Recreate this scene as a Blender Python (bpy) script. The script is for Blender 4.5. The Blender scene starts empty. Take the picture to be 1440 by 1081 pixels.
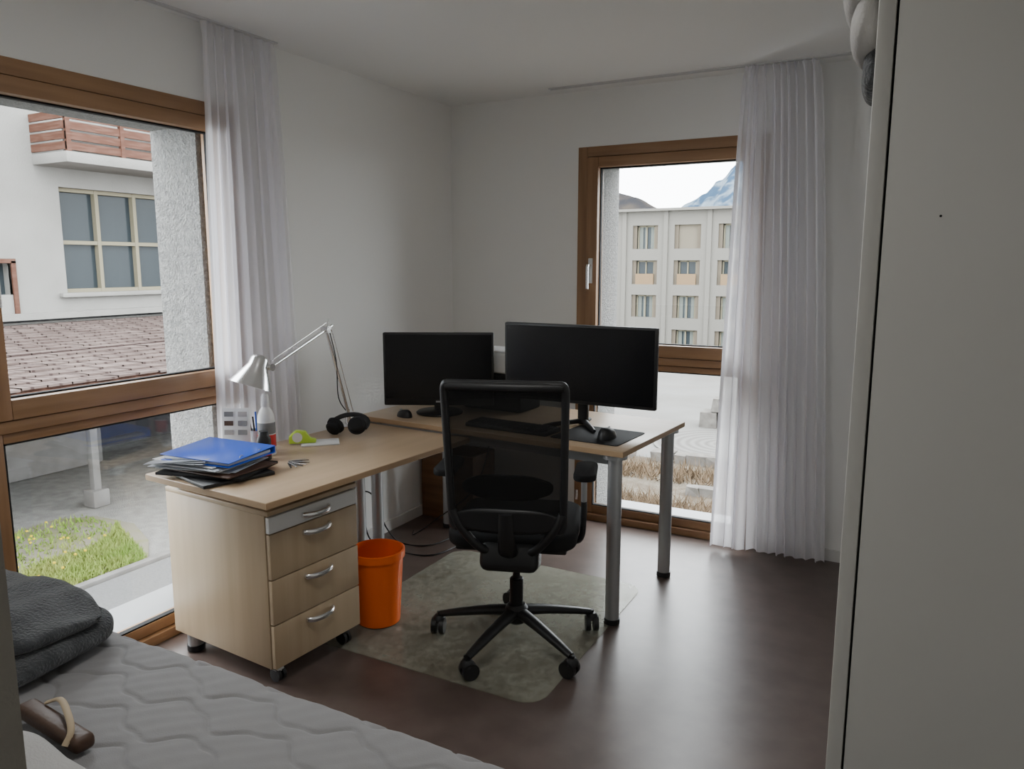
import bpy, bmesh, math, random
from mathutils import Vector, Matrix
import numpy as np
random.seed(7); np.random.seed(7)
D=bpy.data; C=bpy.context
# ---------------------------------------------------------------- materials
def nt(m): return m.node_tree.nodes, m.node_tree.links
def mat(name,col,rough=.5,metal=0,noise=None,bump=None,spec=.5,coat=0,sheen=0):
    m=D.materials.new(name); m.use_nodes=True; n,l=nt(m); b=n['Principled BSDF']
    b.inputs['Base Color'].default_value=(*col,1); b.inputs['Roughness'].default_value=rough
    b.inputs['Metallic'].default_value=metal; b.inputs['Specular IOR Level'].default_value=spec
    b.inputs['Coat Weight'].default_value=coat; b.inputs['Sheen Weight'].default_value=sheen
    tc=n.new('ShaderNodeTexCoord')
    if noise:   # (scale, col2, contrast lo, hi, stretch)
        sc,c2,lo,hi,st=noise
        mp=n.new('ShaderNodeMapping'); mp.inputs['Scale'].default_value=st
        t=n.new('ShaderNodeTexNoise'); t.inputs['Scale'].default_value=sc; t.inputs['Detail'].default_value=6
        r=n.new('ShaderNodeMapRange'); r.inputs[1].default_value=lo; r.inputs[2].default_value=hi
        x=n.new('ShaderNodeMix'); x.data_type='RGBA'
        x.inputs[6].default_value=(*col,1); x.inputs[7].default_value=(*c2,1)
        l.new(tc.outputs['Object'],mp.inputs[0]); l.new(mp.outputs[0],t.inputs['Vector'])
        l.new(t.outputs[0],r.inputs[0]); l.new(r.outputs[0],x.inputs[0]); l.new(x.outputs[2],b.inputs['Base Color'])
    if bump:
        sc,st,dist=bump
        t=n.new('ShaderNodeTexNoise'); t.inputs['Scale'].default_value=sc; t.inputs['Detail'].default_value=4
        bp=n.new('ShaderNodeBump'); bp.inputs['Strength'].default_value=st; bp.inputs['Distance'].default_value=dist
        l.new(tc.outputs['Object'],t.inputs['Vector']); l.new(t.outputs[0],bp.inputs['Height']); l.new(bp.outputs[0],b.inputs['Normal'])
    return m
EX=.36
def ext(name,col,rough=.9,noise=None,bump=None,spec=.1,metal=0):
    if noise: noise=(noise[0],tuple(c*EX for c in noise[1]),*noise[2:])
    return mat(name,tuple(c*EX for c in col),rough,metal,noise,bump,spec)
def sheer(name,col,transp,transl=.5):
    m=D.materials.new(name); m.use_nodes=True; n,l=nt(m); n.remove(n['Principled BSDF']); o=n['Material Output']
    t=n.new('ShaderNodeBsdfTransparent'); d=n.new('ShaderNodeBsdfDiffuse'); s=n.new('ShaderNodeBsdfTranslucent')
    d.inputs[0].default_value=(*col,1); s.inputs[0].default_value=(*col,1)
    a=n.new('ShaderNodeMixShader'); a.inputs[0].default_value=transl; l.new(d.outputs[0],a.inputs[1]); l.new(s.outputs[0],a.inputs[2])
    b=n.new('ShaderNodeMixShader'); b.inputs[0].default_value=transp; l.new(a.outputs[0],b.inputs[1]); l.new(t.outputs[0],b.inputs[2])
    lw=n.new('ShaderNodeLayerWeight'); lw.inputs[0].default_value=.35
    mr=n.new('ShaderNodeMapRange'); mr.inputs[3].default_value=transp; mr.inputs[4].default_value=transp*.15
    l.new(lw.outputs['Facing'],mr.inputs[0]); l.new(mr.outputs[0],b.inputs[0])
    l.new(b.outputs[0],o.inputs[0]); return m
def glassmat(name,fac=.04,tint=(.97,.98,.975)):
    m=D.materials.new(name); m.use_nodes=True; n,l=nt(m); n.remove(n['Principled BSDF']); o=n['Material Output']
    t=n.new('ShaderNodeBsdfTransparent'); t.inputs[0].default_value=(*tint,1)
    g=n.new('ShaderNodeBsdfGlossy'); g.inputs['Roughness'].default_value=.02
    x=n.new('ShaderNodeMixShader'); x.inputs[0].default_value=fac
    l.new(t.outputs[0],x.inputs[1]); l.new(g.outputs[0],x.inputs[2]); l.new(x.outputs[0],o.inputs[0]); return m
def wood(name,c1,c2,axis='Y',rough=.45,scale=3):
    st={'X':(.6,9,9),'Y':(9,.6,9),'Z':(9,9,.6)}[axis]
    return mat(name,c1,rough,noise=(scale,c2,.35,.68,st))

M={}
M['wall']=mat('wall_paint',(.86,.855,.835),.85,bump=(60,.08,.002),spec=.2)
M['ceil']=mat('ceiling_paint',(.84,.84,.825),.9,spec=.2)
M['plaster']=mat('rough_render_plaster',(.27,.27,.26),.95,noise=(60,(.20,.20,.196),.4,.6,(1,1,1)),bump=(110,.9,.02),spec=.1)
FC=((.36,.205,.105),(.26,.14,.068))
M['frameX']=wood('larch_frame_x',*FC,'X'); M['frameZ']=wood('larch_frame_v',*FC,'Z')
M['deskwood']=wood('beech_laminate',(.56,.41,.27),(.49,.355,.225),'Y',.34,2.2)
M['deskwoodX']=wood('beech_laminate_x',(.56,.41,.27),(.49,.355,.225),'X',.34,2.2)
M['deskwoodZ']=wood('beech_laminate_z',(.50,.38,.25),(.44,.33,.21),'Z',.42,2.2)
M['edge']=mat('beech_edge_band',(.42,.28,.16),.5)
M['silver']=mat('silver_paint',(.45,.46,.47),.35,.6)
M['chrome']=mat('brushed_aluminium',(.80,.80,.80),.22,.95)
M['black']=mat('black_plastic',(.012,.012,.013),.45)
M['blackm']=mat('black_matte',(.014,.014,.015),.8,spec=.3)
M['screen']=mat('screen_glass',(.006,.006,.007),.25,spec=.3)
M['white']=mat('white_plastic',(.74,.74,.73),.45)
M['cab']=mat('white_melamine',(.70,.69,.655),.5)
M['orange']=mat('orange_plastic',(1.0,.17,.02),.35)
M['blue']=mat('blue_plastic',(.02,.10,.62),.3)
M['red']=mat('red_label',(.55,.03,.03),.4)
M['green']=mat('lime_plastic',(.45,.65,.05),.4)
M['glass']=glassmat('window_glass')
M['curtain']=sheer('sheer_curtain',(.97,.96,.99),.30,.50)
M['chairmesh']=sheer('chair_net',(.02,.02,.02),.12,.1)
M['fleece']=mat('grey_fleece',(.085,.09,.095),.95,bump=(140,.8,.01),sheen=.3,spec=.1,noise=(20,(.055,.058,.062),.4,.6,(1,1,1)))
M['bed']=mat('quilted_cover',(.265,.26,.265),.9,bump=(400,.3,.003),sheen=.2,spec=.15)
M['fabric']=mat('light_grey_fabric',(.42,.41,.40),.9,bump=(200,.4,.004))
M['leather']=mat('brown_leather',(.07,.035,.02),.5,bump=(80,.3,.003)); M['strap']=mat('beige_strap',(.42,.33,.22),.7)
# floor linoleum
m=mat('brown_linoleum',(.094,.066,.056),.34,noise=(9,(.125,.092,.079),.35,.7,(1,1,1)),spec=.6); M['floor']=m
n,l=nt(m); t=n.new('ShaderNodeTexNoise'); t.inputs['Scale'].default_value=4; t.inputs['Detail'].default_value=8
r=n.new('ShaderNodeMapRange'); r.inputs[3].default_value=.27; r.inputs[4].default_value=.42
l.new(t.outputs[0],r.inputs[0]); l.new(r.outputs[0],n['Principled BSDF'].inputs['Roughness'])
# chair mat : scuffed translucent vinyl
m=D.materials.new('clear_vinyl_mat'); m.use_nodes=True; n,l=nt(m); b=n['Principled BSDF']; M['mat']=m
b.inputs['Base Color'].default_value=(.46,.46,.39,1); b.inputs['Roughness'].default_value=.16
tr=n.new('ShaderNodeBsdfTransparent'); tr.inputs[0].default_value=(.94,.94,.89,1); mx=n.new('ShaderNodeMixShader')
tc=n.new('ShaderNodeTexCoord'); t=n.new('ShaderNodeTexNoise'); t.inputs['Scale'].default_value=22; t.inputs['Detail'].default_value=10; t.inputs['Roughness'].default_value=.7
t2=n.new('ShaderNodeTexNoise'); t2.inputs['Scale'].default_value=1.8; t2.inputs['Detail'].default_value=2
sx=n.new('ShaderNodeSeparateXYZ'); gx=n.new('ShaderNodeMath'); gx.operation='MULTIPLY_ADD'; gx.inputs[1].default_value=-.20; gx.inputs[2].default_value=0
l.new(tc.outputs['Object'],sx.inputs[0]); l.new(sx.outputs[1],gx.inputs[0])
ad=n.new('ShaderNodeMath'); ad.operation='ADD'; ad2=n.new('ShaderNodeMath'); ad2.operation='ADD'
r=n.new('ShaderNodeMapRange'); r.inputs[1].default_value=.88; r.inputs[2].default_value=1.22; r.inputs[3].default_value=.52; r.inputs[4].default_value=.84
l.new(tc.outputs['Object'],t.inputs['Vector']); l.new(tc.outputs['Object'],t2.inputs['Vector'])
l.new(t.outputs[0],ad.inputs[0]); l.new(t2.outputs[0],ad.inputs[1]); l.new(ad.outputs[0],ad2.inputs[0]); l.new(gx.outputs[0],ad2.inputs[1]); l.new(ad2.outputs[0],r.inputs[0])
l.new(tr.outputs[0],mx.inputs[2]); l.new(b.outputs[0],mx.inputs[1]); l.new(r.outputs[0],mx.inputs[0]); l.new(mx.outputs[0],n['Material Output'].inputs[0])

# ---------------------------------------------------------------- helpers
def link(o,parent=None):
    C.scene.collection.objects.link(o)
    if parent is not None: o.parent=parent
    return o
def empty(name,loc=(0,0,0),rz=0,rot=None):
    e=D.objects.new(name,None); e.empty_display_size=.1; e.location=loc
    e.rotation_euler=rot if rot else (0,0,rz); return link(e)
def mesh(name,vs,fs,mt,parent=None,smooth=False,loc=None):
    me=D.meshes.new(name); me.from_pydata([tuple(v) for v in vs],[],fs); me.update()
    mts=mt if isinstance(mt,list) else [mt]
    for q in mts: me.materials.append(q)
    if smooth:
        me.polygons.foreach_set('use_smooth',[True]*len(me.polygons))
    o=D.objects.new(name,me)
    if loc: o.location=loc
    return link(o,parent)
def autosm(o,ang=40):
    me=o.data; me.polygons.foreach_set('use_smooth',[True]*len(me.polygons))
    try: me.set_sharp_from_angle(angle=math.radians(ang))
    except Exception: pass
def bmobj(bm,name,mt,parent=None,smooth=True):
    me=D.meshes.new(name); bmesh.ops.recalc_face_normals(bm,faces=bm.faces); bm.to_mesh(me); bm.free(); me.materials.append(mt)
    o=D.objects.new(name,me); link(o,parent)
    if smooth: autosm(o)
    return o
def box(name,c,s,mt,parent=None,bev=.002,seg=2,rot=None):
    bm=bmesh.new(); bmesh.ops.create_cube(bm,size=1)
    for v in bm.verts:
        v.co=Vector((v.co.x*s[0],v.co.y*s[1],v.co.z*s[2]))
    if bev>0: bmesh.ops.bevel(bm,geom=list(bm.edges),offset=min(bev,min(s)*.49),segments=seg,profile=.5,affect='EDGES')
    o=bmobj(bm,name,mt,parent); o.location=c
    if rot: o.rotation_euler=rot
    return o
def b2(name,lo,hi,mt,parent=None,bev=.002,seg=2):
    return box(name,[(a+b)/2 for a,b in zip(lo,hi)],[b-a for a,b in zip(lo,hi)],mt,parent,bev,seg)
def boxes(name,lst,mt,parent=None):
    vs=[];fs=[]
    for lo,hi in lst:
        k=len(vs)
        for z in (lo[2],hi[2]):
            vs+= [(lo[0],lo[1],z),(hi[0],lo[1],z),(hi[0],hi[1],z),(lo[0],hi[1],z)]
        fs+=[tuple(k+i for i in f) for f in ((3,2,1,0),(4,5,6,7),(0,1,5,4),(1,2,6,5),(2,3,7,6),(3,0,4,7))]
    return mesh(name,vs,fs,mt,parent)
def sweep(name,pts,r,mt,parent=None,seg=12,flat=1.0,closed=False):
    pts=[Vector(p) for p in pts]; n=len(pts); rs=r if isinstance(r,(list,tuple)) else [r]*n
    vs=[];fs=[]; up=None
    for i,p in enumerate(pts):
        if closed: d=(pts[(i+1)%n]-pts[i-1]).normalized()
        else: d=(pts[min(i+1,n-1)]-pts[max(i-1,0)]).normalized()
        if up is None:
            up=Vector((0,0,1)) if abs(d.z)<.9 else Vector((1,0,0))
        s=d.cross(up).normalized(); up=s.cross(d).normalized()
        for k in range(seg):
            a=2*math.pi*k/seg; vs.append(p+s*math.cos(a)*rs[i]+up*math.sin(a)*rs[i]*flat)
    m=n if closed else n-1
    for i in range(m):
        for k in range(seg):
            a=i*seg; b=((i+1)%n)*seg; fs.append((a+k,a+(k+1)%seg,b+(k+1)%seg,b+k))
    if not closed:
        fs.append(tuple(range(seg-1,-1,-1))); fs.append(tuple((n-1)*seg+k for k in range(seg)))
    o=mesh(name,vs,fs,mt,parent); autosm(o,50); return o
def cyl(name,p0,p1,r0,mt,parent=None,r1=None,seg=24):
    return sweep(name,[p0,p1],[r0,r0 if r1 is None else r1],mt,parent,seg)
def smoothpts(P,n=8):
    P=[Vector(p) for p in P]; out=[]
    Q=[P[0]*2-P[1]]+P+[P[-1]*2-P[-2]]
    for i in range(1,len(Q)-2):
        for k in range(n):
            t=k/n; a,b,c,d=Q[i-1],Q[i],Q[i+1],Q[i+2]
            out.append(.5*((2*b)+(-a+c)*t+(2*a-5*b+4*c-d)*t*t+(-a+3*b-3*c+d)*t**3))
    out.append(P[-1]); return out
def lathe(name,prof,c,mt,parent=None,seg=40,rot=None,ang=35):
    vs=[];fs=[]
    for r,z in prof:
        for k in range(seg):
            a=2*math.pi*k/seg; vs.append((r*math.cos(a),r*math.sin(a),z))
    for i in range(len(prof)-1):
        for k in range(seg):
            fs.append((i*seg+k,i*seg+(k+1)%seg,(i+1)*seg+(k+1)%seg,(i+1)*seg+k))
    o=mesh(name,vs,fs,mt,parent); autosm(o,ang); o.location=c
    if rot is not None: o.rotation_euler=rot
    return o
def prism(name,poly,z0,z1,mt,parent=None,bev=0,loc=None):
    bm=bmesh.new(); vv=[bm.verts.new((x,y,z0)) for x,y in poly]; f=bm.faces.new(vv)
    r=bmesh.ops.extrude_face_region(bm,geom=[f]); bmesh.ops.translate(bm,verts=[g for g in r['geom'] if isinstance(g,bmesh.types.BMVert)],vec=(0,0,z1-z0))
    if bev: bmesh.ops.bevel(bm,geom=list(bm.edges),offset=bev,segments=2,profile=.5,affect='EDGES')
    o=bmobj(bm,name,mt,parent)
    if loc: o.location=loc
    return o
def rrect(w,h,r,n=8,cx=0,cy=0):
    Q=[]
    for (sx,sy,a0) in ((1,1,0),(-1,1,90),(-1,-1,180),(1,-1,270)):
        for k in range(n+1):
            a=math.radians(a0+90*k/n); Q.append((cx+sx*(w/2-r)+r*math.cos(a),cy+sy*(h/2-r)+r*math.sin(a)))
    return Q

# ---------------------------------------------------------------- room shell
XL,YB,XR,H=-2.60,4.06,.60,2.45
b2('floor',(-2.70,-1.4,-.2),(XR+.1,YB+.1,0),M['floor'],bev=0)
b2('ceiling',(-2.99,-1.4,H),(XR+.1,YB+.39,H+.25),M['ceil'],bev=0)
WY0,WY1,WT=1.25,2.385,2.15      # left window opening
WX0,WX1=-1.753,-.72             # back window opening
def wl(x0,x1,y0,y1,t): return [((x0,-1.4,-.2),(x1,y0,H)),((x0,y1,-.2),(x1,YB+(.0),H)),((x0,y0,t),(x1,y1,H)),((x0,y0,-.2),(x1,y1,0))]
boxes('wall_left',wl(-2.70,XL,WY0,WY1,WT),M['wall'])
boxes('wall_left_exterior',[((-2.98,-1.4,-6),(-2.70,1.36,3.2)),((-2.98,2.26,-6),(-2.70,YB+.38,3.2)),((-2.98,1.36,2.07),(-2.70,2.26,3.2)),((-2.98,1.36,-6),(-2.70,2.26,-.02))],M['plaster'])
boxes('wall_back',[((-2.70,YB,-.2),(WX0,YB+.1,H)),((WX1,YB,-.2),(XR+.1,YB+.1,H)),((WX0,YB,WT),(WX1,YB+.1,H)),((WX0,YB,-.2),(WX1,YB+.1,0))],M['wall'])
boxes('wall_back_exterior',[((-2.70,YB+.1,-6),(-1.65,YB+.38,3.2)),((-.80,YB+.1,-6),(XR+.4,YB+.38,3.2)),((-1.65,YB+.1,2.07),(-.80,YB+.38,3.2)),((-1.65,YB+.1,-6),(-.80,YB+.38,-.02))],M['plaster'])
b2('wall_right',(XR,-1.4,0),(XR+.1,YB,H),M['wall'],bev=0)
boxes('wall_front',[((XL,.09,0),(-.44,.21,H)),((-.44,.09,2.1),(XR,.21,H)),((.5,.09,0),(XR,.21,2.1))],M['wall'])
M['jamb']=mat('door_frame_taupe',(.34,.32,.28),.7,bump=(120,.4,.004))
boxes('trim_door',[((-.44,.085,0),(-.4225,.213,2.08))],M['jamb'])
b2('wall_hall',(XL,-1.4,0),(XR,-1.3,H),M['wall'],bev=0)
M['sill']=mat('sill_metal',(.24,.245,.25),.5,.2)
box('trim_sill_1',(-2.87,1.81,-.005),(.34,.90,.03),M['sill'],bev=.004)
box('trim_sill_2',(-1.225,4.33,-.005),(.86,.34,.03),M['sill'],bev=.004)
M['base']=mat('baseboard_white',(.70,.69,.67),.5)
boxes('baseboard_back',[((-2.6,YB-.014,0),(WX0-.0,YB,.06)),((WX1,YB-.014,0),(XR,YB,.06))],M['base'])
boxes('baseboard_left',[((XL,WY1,0),(XL+.014,YB-.014,.06)),((XL,.21,0),(XL+.014,1.25,.06))],M['base'])
M['rail']=mat('rail_grey',(.30,.30,.31),.5)
M['railw']=mat('rail_white',(.62,.62,.62),.5)
boxes('trim_curtain_rail_back',[((-1.87,3.905,H-.006),(-.25,3.915,H)),((-1.87,3.93,H-.006),(-.25,3.94,H))],M['railw'])
boxes('trim_curtain_rail_groove_back',[((-1.87,3.915,H-.003),(-.25,3.93,H))],M['rail'])
boxes('trim_curtain_rail_left',[((-2.555,1.0,H-.006),(-2.53,2.58,H))],M['railw'])

def window(name,W,loc,rz,mh,handle_left):
    e=empty(name,loc,rz); mz=M['frameZ']
    T=WT; fo=.055; d0=-.004
    b2('frame_left',(0,d0,0),(fo,.085,T),mz,e,.003); b2('frame_right',(W-fo,d0,0),(W,.085,T),mz,e,.003)
    b2('frame_top',(fo,d0,T-fo),(W-fo,.085,T),mh,e,.003); b2('frame_bottom',(fo,d0,0),(W-fo,.085,.04),mh,e,.003)
    b2('transom',(fo,d0,.957),(W-fo,.085,.997),mh,e,.003)
    g=.004; d1=-.018
    # (name,z0,z1,face depth,side bar,top bar,bottom bar)
    for nm,z0,z1,dd,ss,st_,sb in (('upper',.997+g,T-fo-g,d1,.07,.055,.066),('lower',.04+g,.957-g,d0+.02,.05,.034,.045)):
        b2(nm+'_sash_left',(fo+g,dd,z0),(fo+ss,.07,z1),mz,e,.004); b2(nm+'_sash_right',(W-fo-ss,dd,z0),(W-fo-g,.07,z1),mz,e,.004)
        b2(nm+'_sash_top',(fo+ss,dd,z1-st_),(W-fo-ss,.07,z1),mh,e,.004); b2(nm+'_sash_bottom',(fo+ss,dd,z0),(W-fo-ss,.07,z0+sb),mh,e,.004)
        b2(nm+'_glass',(fo+ss-.005,.03,z0+sb-.005),(W-fo-ss+.005,.036,z1-st_+.005),M['glass'],e,0)
        k=fo+ss; q=.006
        for nn,lo,hi in (('l',(k,.02,z0+sb),(k+q,.045,z1-st_)),('r',(W-k-q,.02,z0+sb),(W-k,.045,z1-st_)),('t',(k,.02,z1-st_-q),(W-k,.045,z1-st_)),('b',(k,.02,z0+sb),(W-k,.045,z0+sb+q))):
            b2(nm+'_gasket_'+nn,lo,hi,M['blackm'],e,0)
    hx=fo+.035 if handle_left else W-fo-.035
    box('handle_plate',(hx,d1-.004,1.47),(.026,.010,.14),M['white'],e,.004)
    sweep('handle_lever',smoothpts([(hx,d1-.005,1.50),(hx,d1-.035,1.50),(hx,d1-.05,1.485),(hx,d1-.05,1.37)],6),.0085,M['chrome'],e)
    for z in (.12,.80): cyl('hinge_%d'%int(z*100),(.02 if handle_left else .06,d0-.008,z),(.02 if handle_left else .06,d0-.008,z+.06),.008,M['chrome'],e)
    return e
window('window_1',WY1-WY0,(XL,WY0,0),math.pi/2,M['frameX'],True)
window('window_2',WX1-WX0,(WX0,YB,0),0,M['frameX'],True)

# ---------------------------------------------------------------- curtains
def curtain(e,name,axis,plane,t0,t1,b0,b1,ztop,zbot,waves,amp,seed,N=320,K=40):
    rnd=np.random.RandomState(seed); ph=rnd.rand(6)*6.28
    vs=[];fs=[]
    for j in range(K+1):
        v=j/K; z=ztop+(zbot-ztop)*v; a=t0+(b0-t0)*v**.8; b=t1+(b1-t1)*v**.8
        for i in range(N+1):
            s=i/N
            w=2*math.pi*waves*s+ .9*math.sin(2*math.pi*1.7*s+ph[0])+ .35*math.sin(2.4*v+ph[1]+5*s)*v
            off=amp*(.75+.45*math.sin(2*math.pi*2.3*s+ph[2]))*math.sin(w)+.25*amp*math.sin(2*w+ph[3]+v*1.5)
            off*= (.55+.45*min(1,v*4))
            lat=a+(b-a)*s + .012*math.cos(w)*(1 if v>.02 else 0)
            zz=z+(.006*math.sin(w) if j==K else 0)
            vs.append((plane+off,lat,zz) if axis=='Y' else (lat,plane-off,zz))
    for j in range(K):
        for i in range(N):
            k=j*(N+1)+i; fs.append((k,k+1,k+N+2,k+N+1))
    return mesh(name,vs,fs,M['curtain'],e,True)
e=empty('sheer_curtain'); curtain(e,'cloth','Y',-2.548,2.19,2.57,2.14,2.65,H-.008,.03,8,.026,3)
e=empty('sheer_curtain'); curtain(e,'cloth_main','X',3.93,-.78,-.50,-.715,-.345,H-.008,.03,8,.036,5)
curtain(e,'cloth_wing','X',3.91,-.83,-.75,-.905,-.735,H-.008,.03,3,.03,8,N=140)

# ---------------------------------------------------------------- desks
A=math.radians(-4.3)
def desk(name,corner,L,W,ztop,legs,mt):
    e=empty(name,(corner[0],corner[1],0),A)
    box('top',(L/2,W/2,ztop-.0125),(L,W,.025),mt,e,.003)
    boxes('edge_band',[((-.0006,-.0006,ztop-.022),(L+.0006,0,ztop-.003)),((-.0006,0,ztop-.022),(0,W,ztop-.003)),((L,0,ztop-.022),(L+.0006,W,ztop-.003))],M['edge'],e)
    for i,(x,y) in enumerate(legs):
        cyl('leg_%d'%(i+1),(x,y,.024),(x,y,ztop-.03),.030,M['silver'],e)
        cyl('foot_%d'%(i+1),(x,y,.0045),(x,y,.026),.034,M['black'],e)
        cyl('mount_%d'%(i+1),(x,y,ztop-.045),(x,y,ztop-.025),.05,M['silver'],e)
    return e
d2=desk('monitor_desk',(-2.435,2.915),1.435,.71,.765,[(.06,.06),(1.375,.06),(.06,.65),(1.375,.65)],M['deskwoodX'])
b2('rail_front',(.09,.05,.69),(1.345,.07,.735),M['silver'],d2,.003); b2('rail_back',(.09,.64,.69),(1.345,.66,.735),M['silver'],d2,.003)
d1=desk('side_desk',(-2.497,1.772),.667,1.135,.735,[(.06,1.05),(.06,.12)],M['deskwood'])
b2('rail_side',(.09,.15,.67),(.11,1.10,.708),M['silver'],d1,.003)
b2('link_bracket',(.50,1.08,.69),(.60,1.12,.71),M['silver'],d1,.002)

# pedestal
pd=empty('drawer_pedestal',(-1.925,1.815,0),A)
dp,wd,z0,z1=.585,.43,.075,.645
b2('side_near',(-dp,0,z0),(-.02,.018,z1),M['deskwoodZ'],pd,.002); b2('side_far',(-dp,wd-.018,z0),(-.02,wd,z1),M['deskwoodZ'],pd,.002)
b2('back',(-dp,.018,z0),(-dp+.012,wd-.018,z1),M['deskwoodZ'],pd,.001); b2('bottom',(-dp+.012,.018,z0),(-.02,wd-.018,z0+.018),M['deskwoodZ'],pd,.001)
b2('top',(-dp,-.001,z1),(0,wd+.001,z1+.018),M['deskwoodZ'],pd,.003)
def handle(z,y,nm):
    P=[(0,y-.062,z),(.012,y-.058,z),(.024,y-.035,z-.001),(.028,y,z-.002),(.024,y+.035,z-.001),(.012,y+.058,z),(0,y+.062,z)]
    sweep(nm,smoothpts(P,6),.0075,M['chrome'],pd,flat=1.5)
zz=[z1-.004,z1-.066,z1-.066-.168,z1-.066-.336,z0+.002]
for i in range(4):
    t,b=zz[i]-.002,zz[i+1]+.002
    b2('drawer_front_%d'%i,(-.02,.003,b),(0,wd-.003,t),M['white'] if i==0 else M['deskwoodZ'],pd,.0025)
    handle(t-.032 if i else (t+b)/2,wd/2,'handle_%d'%i)
for i,(x,y) in enumerate([(-.06,.05),(-.06,wd-.05),(-dp+.06,.05),(-dp+.06,wd-.05)]):
    cyl('castor_stem_%d'%i,(x,y,.045),(x,y,z0),.010,M['chrome'],pd)
    for s in (-1,1): cyl('castor_wheel_%d_%d'%(i,s),(x+.012,y+s*.004,.030),(x+.012,y+s*.017,.030),.026,M['black'],pd)
    box('castor_hood_%d'%i,(x+.006,y,.050),(.045,.034,.016),M['white'] if i==0 else M['black'],pd,.006)

# bin
bn=empty('waste_bin',(-1.945,2.425,.0048))
P=[(.0,.0),(.085,.0),(.090,.004),(.108,.285),(.116,.287),(.116,.318),(.112,.320),(.106,.318),(.104,.288),(.086,.008),(0,.008)]
lathe('body',P,(0,0,0),M['orange'],bn,48)
prism('chair_mat',rrect(1.03,1.13,.09),.0,.0035,M['mat'],loc=(-1.575,2.725,.0005))

# ---------------------------------------------------------------- office chair
CR=19.2
ch=empty('office_chair',(-1.336,2.53,.0045),math.radians(CR))
for i in range(5):
    a=math.radians(120+72*i-CR); ca,sa=math.cos(a),math.sin(a)
    P=[(.02*ca,.02*sa,.135),(.12*ca,.12*sa,.122),(.24*ca,.24*sa,.098),(.325*ca,.325*sa,.078)]
    sweep('base_arm_%d'%i,smoothpts(P,5),[.030-.014*k/15 for k in range(16)],M['black'],ch,flat=.75)
    wx,wy=.332*ca,.332*sa; b=a+.8+i*.9; tx,ty=math.cos(b),math.sin(b)
    cyl('castor_stem_%d'%i,(wx,wy,.045),(wx,wy,.085),.009,M['black'],ch)
    cx,cy=wx+.012*tx,wy+.012*ty
    for s in (-1,1):
        cyl('castor_wheel_%d_%d'%(i,s),(cx-ty*s*.006,cy+tx*s*.006,.032),(cx-ty*s*.026,cy+tx*s*.026,.032),.032,M['black'],ch)
    o=lathe('castor_hood_%d'%i,[(0,.02),(.016,.018),(.026,.006),(.028,-.008)],(wx+.004*tx,wy+.004*ty,.056),M['black'],ch,16)
lathe('hub',[(0,.09),(.035,.09),(.046,.10),(.046,.15),(.034,.165),(0,.165)],(0,0,0),M['black'],ch)
lathe('gas_column',[(.027,.16),(.027,.27),(.024,.272),(.024,.274),(.0145,.275),(.0145,.40)],(0,0,0),M['black'],ch)
box('tilt_mechanism',(0,-.02,.415),(.16,.26,.06),M['black'],ch,.02,3)
box('mechanism_housing',(0,-.14,.425),(.22,.15,.12),M['black'],ch,.03,3,rot=(-.25,0,0))
sweep('lever_left',[(-.07,.03,.41),(-.19,.05,.405),(-.22,.05,.40)],.006,M['black'],ch)
bm=bmesh.new(); bmesh.ops.create_cube(bm,size=1)
for v in bm.verts: v.co=Vector((v.co.x*.49,v.co.y*.47,v.co.z*.065))
bmesh.ops.bevel(bm,geom=[e_ for e_ in bm.edges if abs((e_.verts[0].co-e_.verts[1].co).z)>.01],offset=.09,segments=6,affect='EDGES',profile=.5)
bmesh.ops.bevel(bm,geom=[e_ for e_ in bm.edges if abs((e_.verts[0].co-e_.verts[1].co).z)<.001 and len(e_.link_faces)==2 and e_.calc_face_angle(0)>.8],offset=.022,segments=4,affect='EDGES',profile=.5)
o=bmobj(bm,'seat_cushion',M['blackm'],ch); o.location=(0,.04,.485)
box('seat_pan',(0,.04,.447),(.42,.40,.02),M['black'],ch,.008)
def backpt(u,v):
    z=.555+.540*v; w=.203+.010*v
    y=-.225-.075*v+.018*math.sin(v*math.pi)-.02*(1-u*u)
    return Vector((u*w,y,z))
NU,NV=24,28; vs=[];fs=[]
for j in range(NV+1):
    for i in range(NU+1): vs.append(backpt(-1+2*i/NU,j/NV))
for j in range(NV):
    for i in range(NU):
        k=j*(NU+1)+i; fs.append((k,k+1,k+NU+2,k+NU+1))
mesh('back_net',vs,fs,M['chairmesh'],ch,True)
loop=[]
for P in rrect(2,1,.06,6):
    loop.append(backpt(max(-1,min(1,P[0])),P[1]+.5))
loop2=[]
for k in range(len(loop)):
    a,b=loop[k],loop[(k+1)%len(loop)]
    nn=max(1,int((b-a).length/.03))
    for q in range(nn): loop2.append(a.lerp(b,q/nn))
sweep('back_frame',loop2,.0145,M['black'],ch,closed=True,seg=10)
sweep('back_top_bar',[backpt(-.95+1.90*i/12,.985) for i in range(13)],.017,M['black'],ch)
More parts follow.
